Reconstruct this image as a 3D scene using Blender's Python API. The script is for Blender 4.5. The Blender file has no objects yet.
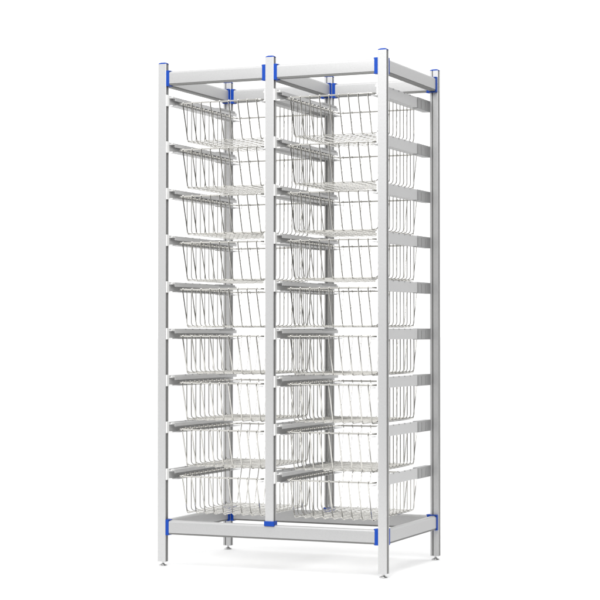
import bpy, bmesh, math, random
from mathutils import Vector
random.seed(4)
S = bpy.context.scene
COL = S.collection

# ---------------------------------------------------------------- dimensions (metres)
H, W, D = 1.800, 0.8731, 0.5653        # rack height, width, depth (outer faces of the posts)
PS, PT = 0.0312, 0.0240                # post section
Z0 = 0.0150                            # underside of the posts (above the feet)
XM = 0.5009 * (W - PS)                 # left face of the middle posts
RTOP, RBOT = 1.744, 0.138              # centre heights of the top and bottom frame rails
RH, RT = 0.050, 0.0235                 # frame rail height and thickness
CL = 0.0135                            # connector length
RIM1, PITCH = 0.3180, 0.16720          # rim height of the lowest basket, pitch between baskets

# ---------------------------------------------------------------- materials
def mat(name):
    m = bpy.data.materials.new(name); m.use_nodes = True
    return m, m.node_tree.nodes, m.node_tree.links, m.node_tree.nodes['Principled BSDF']

def metal(name, base, metallic, rough, grain=0.05, stretch=(1, 1, 1), scale=900, bump=0.03):
    m, n, l, b = mat(name)
    b.inputs['Metallic'].default_value = metallic
    tc = n.new('ShaderNodeTexCoord'); mp = n.new('ShaderNodeMapping')
    mp.inputs['Scale'].default_value = stretch
    l.new(tc.outputs['Object'], mp.inputs['Vector'])
    ns = n.new('ShaderNodeTexNoise'); ns.inputs['Scale'].default_value = scale; ns.inputs['Detail'].default_value = 4
    l.new(mp.outputs['Vector'], ns.inputs['Vector'])
    r = n.new('ShaderNodeValToRGB')
    lo = [max(0, c * (1 - grain)) for c in base]; hi = [min(1, c * (1 + grain)) for c in base]
    r.color_ramp.elements[0].color = (*lo, 1); r.color_ramp.elements[1].color = (*hi, 1)
    r.color_ramp.elements[0].position = .3; r.color_ramp.elements[1].position = .7
    l.new(ns.outputs['Fac'], r.inputs['Fac']); l.new(r.outputs['Color'], b.inputs['Base Color'])
    mr = n.new('ShaderNodeMapRange'); mr.inputs['To Min'].default_value = rough - .05; mr.inputs['To Max'].default_value = rough + .07
    l.new(ns.outputs['Fac'], mr.inputs['Value']); l.new(mr.outputs['Result'], b.inputs['Roughness'])
    bp = n.new('ShaderNodeBump'); bp.inputs['Strength'].default_value = bump; bp.inputs['Distance'].default_value = .0005
    l.new(ns.outputs['Fac'], bp.inputs['Height']); l.new(bp.outputs['Normal'], b.inputs['Normal'])
    return m

M_POST = metal('anodised_aluminium', (.545, .545, .545), .45, .42, .06, (1, 1, .25), 600)
M_RAIL = metal('anodised_aluminium_rail', (.47, .47, .47), .45, .42, .06, (1, 1, 1), 600)
M_RUN = metal('runner_profile', (.57, .57, .57), .20, .45, .04)
M_WIRE = metal('electropolished_wire', (.56, .55, .52), .97, .10, .04, bump=0)
M_FOOT = metal('zinc_foot', (.55, .55, .55), .95, .22, .04)
M_BLUE = metal('blue_plastic', (.002, .052, .36), 0, .50, .06, bump=.01)
M_BLUE.node_tree.nodes['Principled BSDF'].inputs['Specular IOR Level'].default_value = .25
M_WHITE = metal('white_plastic', (.86, .86, .85), 0, .45, .02, bump=.01)
M_GREY = metal('grey_plastic', (.36, .36, .36), 0, .45, .05, bump=.01)
M_SHADE = metal('grey_shade_strip', (.16, .16, .155), 0, .5, .05, bump=.01)  # dark grey standing in for shade under the rails and in the post grooves
M_DARK = metal('dark_plastic', (.06, .06, .06), 0, .5, .05, bump=.01)
M_FLOOR = metal('matt_white_floor', (.92, .92, .92), 0, .75, .006, scale=3, bump=0)
M_FLOOR.node_tree.nodes['Principled BSDF'].inputs['Specular IOR Level'].default_value = .2

# ---------------------------------------------------------------- mesh helpers
def link(name, bm, m, parent=None, smooth=False, bevel=0):
    me = bpy.data.meshes.new(name)
    bmesh.ops.recalc_face_normals(bm, faces=bm.faces)
    bm.to_mesh(me); bm.free(); me.materials.append(m)
    o = bpy.data.objects.new(name, me); COL.objects.link(o)
    if smooth:
        me.polygons.foreach_set('use_smooth', [True] * len(me.polygons))
        if hasattr(me, 'set_sharp_from_angle'): me.set_sharp_from_angle(angle=math.radians(40))
    if bevel:
        md = o.modifiers.new('edge', 'BEVEL'); md.width = bevel; md.segments = 2
        md.limit_method = 'ANGLE'; md.angle_limit = math.radians(40)
    o.parent = parent
    return o

def box(bm, x0, x1, y0, y1, z0, z1):
    v = [bm.verts.new((x, y, z)) for z in (z0, z1) for x, y in ((x0, y0), (x1, y0), (x1, y1), (x0, y1))]
    for f in ((3, 2, 1, 0), (4, 5, 6, 7), (0, 1, 5, 4), (1, 2, 6, 5), (2, 3, 7, 6), (3, 0, 4, 7)):
        bm.faces.new([v[i] for i in f])

def prism(bm, prof, a, b, axis):
    """extrude a 2-D outline from a to b along axis"""
    def P(u, w, t):
        return {'z': (u, w, t), 'x': (t, u, w), 'y': (u, t, w)}[axis]
    A = [bm.verts.new(P(u, w, a)) for u, w in prof]; B = [bm.verts.new(P(u, w, b)) for u, w in prof]
    n = len(prof)
    for i in range(n):
        bm.faces.new((A[i], A[(i + 1) % n], B[(i + 1) % n], B[i]))
    bm.faces.new(A); bm.faces.new(B[::-1])

def tube(bm, pts, r, sides=8, closed=False):
    pts = [Vector(p) for p in pts]; n = len(pts); rings = []
    up = None
    for i, p in enumerate(pts):
        a = pts[i - 1] if (i or closed) else p; b = pts[(i + 1) % n] if (i < n - 1 or closed) else p
        t = (b - a).normalized()
        if up is None:
            up = t.orthogonal().normalized()
        up = (up - t * up.dot(t)).normalized()
        s = t.cross(up)
        rings.append([bm.verts.new(p + (up * math.cos(k * 2 * math.pi / sides) + s * math.sin(k * 2 * math.pi / sides)) * r) for k in range(sides)])
    for i in range(n if closed else n - 1):
        A, B = rings[i], rings[(i + 1) % n]
        for k in range(sides):
            bm.faces.new((A[k], A[(k + 1) % sides], B[(k + 1) % sides], B[k]))
    if not closed:
        bm.faces.new(rings[0][::-1]); bm.faces.new(rings[-1])

def lathe(bm, prof, cx, cy, n=20):
    rings = [[bm.verts.new((cx + r * math.cos(2 * math.pi * k / n), cy + r * math.sin(2 * math.pi * k / n), z)) for k in range(n)] for r, z in prof]
    for A, B in zip(rings, rings[1:]):
        for k in range(n):
            bm.faces.new((A[k], A[(k + 1) % n], B[(k + 1) % n], B[k]))
    bm.faces.new(rings[0][::-1]); bm.faces.new(rings[-1])

def rounded(corners, rad, seg=5):
    """polyline through corners (open) with filleted inner corners"""
    out = [Vector(corners[0])]
    rads = rad if isinstance(rad, (list, tuple)) else [rad] * len(corners)
    for rad, a, b, c in zip(rads, corners, corners[1:], corners[2:]):
        a, b, c = Vector(a), Vector(b), Vector(c)
        p = b + (a - b).normalized() * rad; q = b + (c - b).normalized() * rad
        for i in range(seg + 1):
            t = i / seg
            out.append(p * (1 - t) ** 2 + b * 2 * t * (1 - t) + q * t * t)
    out.append(Vector(corners[-1]))
    return out

def empty(name, loc, label, cat, group=None):
    e = bpy.data.objects.new(name, None); e.empty_display_size = .05; COL.objects.link(e)
    e.location = loc; e['label'] = label; e['category'] = cat
    if group: e['group'] = group
    return e

# ---------------------------------------------------------------- the rack
rack = empty('shelving_rack', (0, 0, 0), 'tall two-bay silver aluminium rack frame with blue corner connectors, standing on the white floor', 'rack')

def chain(pts_):
    return pts_

def post_profile(x0, y0, front, c=.0022):
    x0 -= .0006
    x1, y1 = x0 + PS + .0012, y0 + PT
    gd = .0100
    if front:      # plain outer face, grooves in the two side faces
        ga, gb = y0 + .0024, y0 + .0175
        return [(x0 + c, y0), (x1 - c, y0), (x1 - .0006, y0 + .0007), (x1, y0 + c),
                (x1, ga), (x1 - .0012, ga), (x1 - .0012, ga - .0006), (x1 - gd, ga - .0006), (x1 - gd, gb + .0006), (x1 - .0012, gb + .0006), (x1 - .0012, gb), (x1, gb),
                (x1, y1 - c), (x1 - c, y1), (x0 + c, y1), (x0, y1 - c),
                (x0, gb), (x0 + gd, gb), (x0 + gd, ga), (x0, ga),
                (x0, y0 + c), (x0 + .0006, y0 + .0007)]
    sa, sb = x0 + .0085, x0 + .0130
    ga, gb = y0 + .0035, y0 + .016
    return [(x0 + c, y0), (sa, y0), (sa, y0 + gd), (sb, y0 + gd), (sb, y0), (x1 - c, y0), (x1 - .0006, y0 + .0007), (x1, y0 + c),
            (x1, ga), (x1 - gd * .6, ga), (x1 - gd * .6, gb), (x1, gb),
            (x1, y1 - c), (x1 - c, y1), (x0 + c, y1), (x0, y1 - c), (x0, y0 + c), (x0 + .0006, y0 + .0007)]

def post(x0, y0, front, foot, label=None):
    zb = Z0 if foot else RBOT + RH / 2 - .001
    bm = bmesh.new(); prism(bm, post_profile(x0, y0, front), zb, H - .0035, 'z')
    p = link('post', bm, M_POST, rack)
    if label: p['label'] = label
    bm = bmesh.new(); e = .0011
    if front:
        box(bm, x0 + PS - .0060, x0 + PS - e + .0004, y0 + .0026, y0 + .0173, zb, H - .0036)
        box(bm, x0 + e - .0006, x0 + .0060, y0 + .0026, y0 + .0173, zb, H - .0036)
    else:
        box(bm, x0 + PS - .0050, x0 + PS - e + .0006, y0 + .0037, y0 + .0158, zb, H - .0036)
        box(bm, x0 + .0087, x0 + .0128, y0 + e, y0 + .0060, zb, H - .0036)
    link('groove_shade', bm, M_SHADE, p)  # dark fill painted in place of the shade inside the grooves
    # blue top cap, slightly domed
    bm = bmesh.new(); c = .003; xq = x0; x0 = x0 - .0008; PS_ = PS + .0016
    for i, (z0, z1, ins) in enumerate(((H - .0035, H - .001, 0), (H - .001, H + .0008, .003), (H + .0008, H + .0022, .008))):
        a = ins * .8; b = ins * .55
        prof = [(x0 + a + c, y0 + b), (x0 + PS_ - a - c, y0 + b), (x0 + PS_ - a, y0 + b + c), (x0 + PS_ - a, y0 + PT - b - c), (x0 + PS_ - a - c, y0 + PT - b), (x0 + a + c, y0 + PT - b), (x0 + a, y0 + PT - b - c), (x0 + a, y0 + b + c)]
        prism(bm, prof, z0, z1, 'z')
    link('end_cap', bm, M_BLUE, p)
    x0 = xq
    if foot:
        bm = bmesh.new(); cx, cy = x0 + PS / 2, y0 + PT / 2
        lathe(bm, [(.0040, Z0 + .004), (.0040, .0088), (.0062, .0085), (.0066, .0066), (.0098, .0058), (.0142, .0046), (.0149, .0036), (.0149, .0010), (.0140, .0)], cx, cy, 24)
        link('foot', bm, M_FOOT, p, smooth=True)
    else:
        bm = bmesh.new()
        zt = RBOT + RH / 2
        box(bm, x0 - .0035, x0 + PS + .0035, y0 - .0035, y0 + PT + .003, zt - .0040, zt + .0130)
        link('base_cap', bm, M_BLUE, p, bevel=.0018)
    return p

posts = {}
for key, x0, lab in (('L', 0, None), ('M', XM, None), ('R', W - PS, None)):
    posts['F' + key] = post(x0, 0, True, key != 'M')
    posts['B' + key] = post(x0, D - PT, False, key != 'M')

def rail_profile(u0, zc, t=RT, h=RH):
    """hollow-section look: broad radius on the upper edges, tight recessed lip under the face"""
    pts = []
    u1 = u0 + t; z0, z1 = zc - h / 2, zc + h / 2
    ct, cb = .0085, .0058
    def arc(cu, cz, ru, rz, a0, a1, n=5):
        for i in range(n + 1):
            a = math.radians(a0 + (a1 - a0) * i / n)
            pts.append((cu + ru * math.cos(a), cz + rz * math.sin(a)))
    arc(u0 + ct, z1 - ct, ct, ct, 180, 90)
    arc(u1 - ct, z1 - ct, ct, ct, 90, 0)
    pts += [(u1, z0 + cb), (u0, z0 + cb)]
    return pts

def xrail(xa, xb, yc, zc):
    bm = bmesh.new(); prism(bm, rail_profile(yc - RT / 2, zc), xa, xb, 'x')
    r = link('frame_rail', bm, M_RAIL, rack, smooth=True)
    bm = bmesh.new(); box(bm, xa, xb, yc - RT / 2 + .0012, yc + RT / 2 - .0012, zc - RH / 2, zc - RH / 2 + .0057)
    link('undercut_shade', bm, M_SHADE, r)  # dark strip stands in for the shade under the rail's lower edge
    return r

def yrail(xc, ya, yb, zc):
    bm = bmesh.new(); prism(bm, rail_profile(xc - RT / 2, zc), ya, yb, 'y')
    r = link('frame_rail', bm, M_RAIL, rack, smooth=True)
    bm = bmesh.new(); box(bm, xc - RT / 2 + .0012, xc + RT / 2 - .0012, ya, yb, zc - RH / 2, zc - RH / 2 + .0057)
    link('undercut_shade', bm, M_SHADE, r)  # same painted shade under the side rails
    return r

def xconn(x, sgn, yc, zc):
    """blue socket between a post's side face at x and the end of a rail running in +/-x"""
    bm = bmesh.new(); h = RH / 2 + .0030; t = RT / 2 + .0008
    a, b = sorted((x, x + sgn * .0130))
    box(bm, a, b, yc - t, yc + t, zc - h, zc + h)
    a, b = sorted((x + sgn * .0130, x + sgn * .0172))      # short collar lips over and under the rail
    box(bm, a, b, yc - t + .002, yc + t - .002, zc + RH / 2 + .0003, zc + h - .0006)
    box(bm, a, b, yc - t + .002, yc + t - .002, zc - h + .0006, zc - RH / 2 - .0003)
    link('corner_connector', bm, M_BLUE, rack, bevel=.0030)

def yconn(y, sgn, xc, zc):
    bm = bmesh.new(); h = RH / 2 + .0030; t = RT / 2 + .0030
    a, b = sorted((y, y + sgn * .0130))
    box(bm, xc - t, xc + t, a, b, zc - h, zc + h)
    a, b = sorted((y + sgn * .0130, y + sgn * .0172))
    box(bm, xc - t + .002, xc + t - .002, a, b, zc + RH / 2 + .0003, zc + h - .0006)
    box(bm, xc - t + .002, xc + t - .002, a, b, zc - h + .0006, zc - RH / 2 - .0003)
    link('corner_connector', bm, M_BLUE, rack, bevel=.0030)

G = .0120
yf, yb = PT / 2 + .0006, D - PT / 2 - .0006
XL, XR = PS, W - PS
for yc in (yf, yb):
    # upper rails are interrupted by the middle posts, lower rails run through beneath them
    for xa, xb in ((PS, XM), (XM + PS, XR)):
        xrail(xa + G, xb - G, yc, RTOP); xconn(xa, 1, yc, RTOP); xconn(xb, -1, yc, RTOP)
    xrail(PS + G, XR - G, yc, RBOT); xconn(PS, 1, yc, RBOT); xconn(XR, -1, yc, RBOT)
for zc in (RTOP, RBOT):
    for xc in (PS / 2, XM + PS / 2, W - PS / 2):
        if zc == RBOT and abs(xc - XM - PS / 2) < .01: continue
        yrail(xc, PT + G, D - PT - G, zc); yconn(PT, 1, xc, zc); yconn(D - PT, -1, xc, zc)

# ---------------------------------------------------------------- runners (basket slides)
YA, YB = .0195, D - .006
def runner_meshes(s):
    """one runner lying against x=0, opening towards +s*x; z is measured from the basket rim"""
    bm = bmesh.new()
    zl, zh = -.0100, .0275
    # web with punched notches along its top edge
    notch = [.155, .212, .270, .328]
    prof = [(YA, zl), (YB, zl), (YB, zh)]
    for y in reversed(notch):
        prof += [(y + .0055, zh), (y + .0035, zh - .0035), (y - .0035, zh - .0035), (y - .0055, zh)]
    prof += [(YA, zh)]
    a, b = sorted((s * .0006, s * .0026))
    prism(bm, prof, a, b, 'x')
    # upper flange with a turned-down lip, lower flange with a turned-up lip
    a, b = sorted((s * .0028, s * .0175)); c, d = sorted((s * .0155, s * .0175))
    box(bm, a, b, YA + .02, YB, zh - .0060, zh - .0040)
    box(bm, c, d, YA + .02, YB, zh - .0170, zh - .0062)
    a, b = sorted((s * .0028, s * .0340)); c, d = sorted((s * .0195, s * .0215))
    box(bm, a, b, YA + .006, YB, zl, zl + .0020)
    return bm

def notch_fill_bm(s):  # grey fill added so the punched notches read dark
    bm = bmesh.new()
    a, b = sorted((-s * .0004, s * .0030))
    prism(bm, [(-.0050, .0280), (.0050, .0280), (.0036, .0238), (-.0036, .0238)], a, b, 'x')
    return bm

def bracket_bm(s):
    bm = bmesh.new()
    a, b = sorted((s * .0004, s * .0046))
    box(bm, a, b, .0010, YA - .0005, -.0112, .0292)
    a, b = sorted((s * .0040, s * .0165))
    box(bm, a, b, YA, YA + .0035, -.0110, -.0060)      # little foot under the basket
    box(bm, a, b, YA, YA + .022, .0190, .0212)
    a, b = sorted((s * .0120, s * .0165))
    box(bm, a, b, YA + .0005, YA + .020, .0214, .0262)
    return bm

def stop_bm(s):
    bm = bmesh.new()      # wedge-shaped stop on the upper flange
    prof = [(YA + .022, .0140), (YA + .060, .0140), (YA + .064, .0225), (YA + .050, .0180), (YA + .034, .0185), (YA + .024, .0215)]
    a, b = sorted((s * .0030, s * .0172)); prism(bm, prof, a, b, 'x')
    return bm

def sleeve_bm(s):
    bm = bmesh.new()
    y0, y1 = .405, D - .0225
    a, b = sorted((-s * .0008, s * .0190))
    box(bm, a, b, y0, y1, .0215, .0285)
    box(bm, a, b, y0, y1, -.0118, -.0102)
    a, b = sorted((-s * .0006, s * .0004))
    box(bm, a, b, y0, y1, -.0100, .0213)
    a, b = sorted((-s * .0022, -s * .0008))
    for yy in (y0 + .002, y0 + .040, y0 + .085):
        box(bm, a, b, yy, yy + .0035, -.0100, .0213)
    return bm

protos = {}
def runner(x, z, s):
    if s not in protos:
        r = link('runner', runner_meshes(s), M_RUN, rack)
        parts = [link('end_bracket', bracket_bm(s), M_WHITE, r, bevel=.0008), link('end_stop', stop_bm(s), M_RUN, r, bevel=.0008), link('end_sleeve', sleeve_bm(s), M_GREY, r)]
        nc = link('notch_dark_fill', notch_fill_bm(s), M_GREY, r); nc.location = (0, .155, 0); parts.append(nc)
        for y in (.212, .270, .328):
            c = nc.copy(); COL.objects.link(c); c.parent = r; c.location = (0, y, 0); parts.append(c)
        protos[s] = (r, parts)
        r.location = (x, 0, z); return
    r0, parts = protos[s]
    r = r0.copy(); COL.objects.link(r); r.parent = rack; r.location = (x, 0, z)
    for q in parts:
        c = q.copy(); COL.objects.link(c); c.parent = r

for k in range(9):
    z = RIM1 + k * PITCH
    for x, s in ((PS, 1), (XM, -1), (XM + PS, 1), (XR, -1)):
        runner(x, z, s)

# ---------------------------------------------------------------- wire baskets
BY0, BY1 = .0380, .5320
HW = .1660
ZB = -.1340
SL = .0365          # lean of the front and back walls
XS = .1600          # lean of the side walls
LX = [(i - 4) * .0362 for i in range(9)]
CY = [.0990 + i * .0362 for i in range(11)]
WR, BR, CR = .00225, .00165, .00165

def basket(name):
    root = empty(name, (0, 0, 0), '', 'basket', 'wire baskets hung in the rack')
    bm = bmesh.new()
    r = .016; pts = []
    for cx, cy, a0 in ((HW - r, BY0 + r, -90), (HW - r, BY1 - r, 0), (-HW + r, BY1 - r, 90), (-HW + r, BY0 + r, 180)):
        for i in range(7):
            a = math.radians(a0 + 90 * i / 6); pts.append((cx + r * math.cos(a), cy + r * math.sin(a), 0))
    tube(bm, pts, .0029, 10, closed=True)
    link('rim', bm, M_WIRE, root, smooth=True)
    def wall(bm, path):
        tube(bm, path, WR)
    rad = .012
    fr, bk, fl = bmesh.new(), bmesh.new(), bmesh.new()
    yb0, yb1 = BY0 + SL, BY1 - SL
    for x in LX:
        # hooked over the rim, down the leaning wall, round the bottom edge
        tube(fr, rounded([(x, BY0 + .0035, .0030), (x, BY0 - .0030, .0030), (x, BY0 - .0020, -.0060), (x, yb0, ZB), (x, yb0 + .018, ZB)], [.003, .003, .011], 5), WR)
        tube(bk, rounded([(x, BY1 - .0035, .0030), (x, BY1 + .0030, .0030), (x, BY1 + .0020, -.0060), (x, yb1, ZB), (x, yb1 - .018, ZB)], [.003, .003, .011], 5), BR)
        tube(fl, [(x, yb0 + .018, ZB), (x, yb1 - .018, ZB)], BR)
    sd = {-1: bmesh.new(), 1: bmesh.new()}
    zc = ZB + WR + CR
    for y in CY:
        for s in (-1, 1):
            X = XS
            tube(sd[s], rounded([(s * (HW + .0036), y, -.0010), (s * (HW + .0030), y, .0048), (s * (X), y, .0040), (s * (X), y, zc), (s * (X - .020), y, zc)], [.003, .003, .015], 5), CR)
        tube(fl, [(-(XS - .020), y, zc), (XS - .020, y, zc)], CR * .75)
    link('front_wall', fr, M_WIRE, root, smooth=True); link('back_wall', bk, M_WIRE, root, smooth=True)
    link('floor_grid', fl, M_WIRE, root, smooth=True)
    for s in (-1, 1): link('side_wall', sd[s], M_WIRE, root, smooth=True)
    return root

first = basket('wire_basket')
kids = list(first.children)
ORD = ['lowest', 'eighth', 'seventh', 'sixth', 'fifth', 'fourth', 'third', 'second', 'topmost']
for bay, cx in (('left', (PS + XM) / 2), ('right', (XM + PS + XR) / 2)):
    for k in range(9):
        if bay == 'left' and k == 0:
            o = first
        else:
            o = first.copy(); COL.objects.link(o)
            for q in kids:
                c = q.copy(); COL.objects.link(c); c.parent = o
        o.location = (cx, 0, RIM1 + k * PITCH)
        if k == 0: t = 'lowest wire basket in the %s bay, just above the bottom frame rail' % bay
        elif k == 8: t = 'topmost wire basket in the %s bay, just under the top frame rail' % bay
        else: t = 'wire basket in the %s bay, %s from the top of its column' % (bay, ORD[k])
        o['label'] = t

# ---------------------------------------------------------------- floor
bm = bmesh.new()
v = [bm.verts.new(p) for p in ((-120, -52.3, 0), (2.8, -.22, 0), (2.8, 400, 0), (-120, 400, 0))]
bm.faces.new(v)
fo = link('floor', bm, M_FLOOR); fo['kind'] = 'structure'; fo['label'] = 'seamless matt white studio floor'

# ---------------------------------------------------------------- light
w = bpy.data.worlds.new('World'); S.world = w; w.use_nodes = True
wn, wl = w.node_tree.nodes, w.node_tree.links
# white studio surroundings, with a dark zone added front right for the metal to reflect
tc = wn.new('ShaderNodeTexCoord'); dot = wn.new('ShaderNodeVectorMath'); dot.operation = 'DOT_PRODUCT'
dot.inputs[1].default_value = (.77, -.57, -.29)
wl.new(tc.outputs['Generated'], dot.inputs[0])
mr = wn.new('ShaderNodeMapRange'); mr.interpolation_type = 'SMOOTHSTEP'
mr.inputs['From Min'].default_value = .0; mr.inputs['From Max'].default_value = .45
mr.inputs['To Min'].default_value = 1.0; mr.inputs['To Max'].default_value = .03
wl.new(dot.outputs['Value'], mr.inputs['Value'])
wl.new(mr.outputs['Result'], wn['Background'].inputs['Color'])
wn['Background'].inputs['Strength'].default_value = 1.4

def area(name, loc, target, size, power, col=(1, 1, 1)):
    L = bpy.data.lights.new(name, 'AREA'); L.shape = 'DISK'; L.size = size; L.energy = power; L.color = col
    o = bpy.data.objects.new(name, L); COL.objects.link(o); o.location = loc
    o.rotation_euler = (Vector(target) - Vector(loc)).to_track_quat('-Z', 'Y').to_euler()
    return o
area('key_softbox', (1.25, -2.1, 3.3), (.5, 0, 1.2), 3.2, 150)

# ---------------------------------------------------------------- camera
cd = bpy.data.cameras.new('camera'); cam = bpy.data.objects.new('camera', cd); COL.objects.link(cam)
cam.location = (3.036, -5.7947, .8315)
cam.rotation_euler = (math.pi / 2 + .0181, 0, .4047)
cd.sensor_width = 36; cd.lens = 1820.5 / 600 * 36; cd.clip_end = 1000; cd.clip_start = .05
S.camera = cam
S.view_settings.view_transform = 'Standard'; S.view_settings.look = 'None'
S.view_settings.exposure = 0; S.view_settings.gamma = 1
S.render.resolution_x = 1024; S.render.resolution_y = 1024
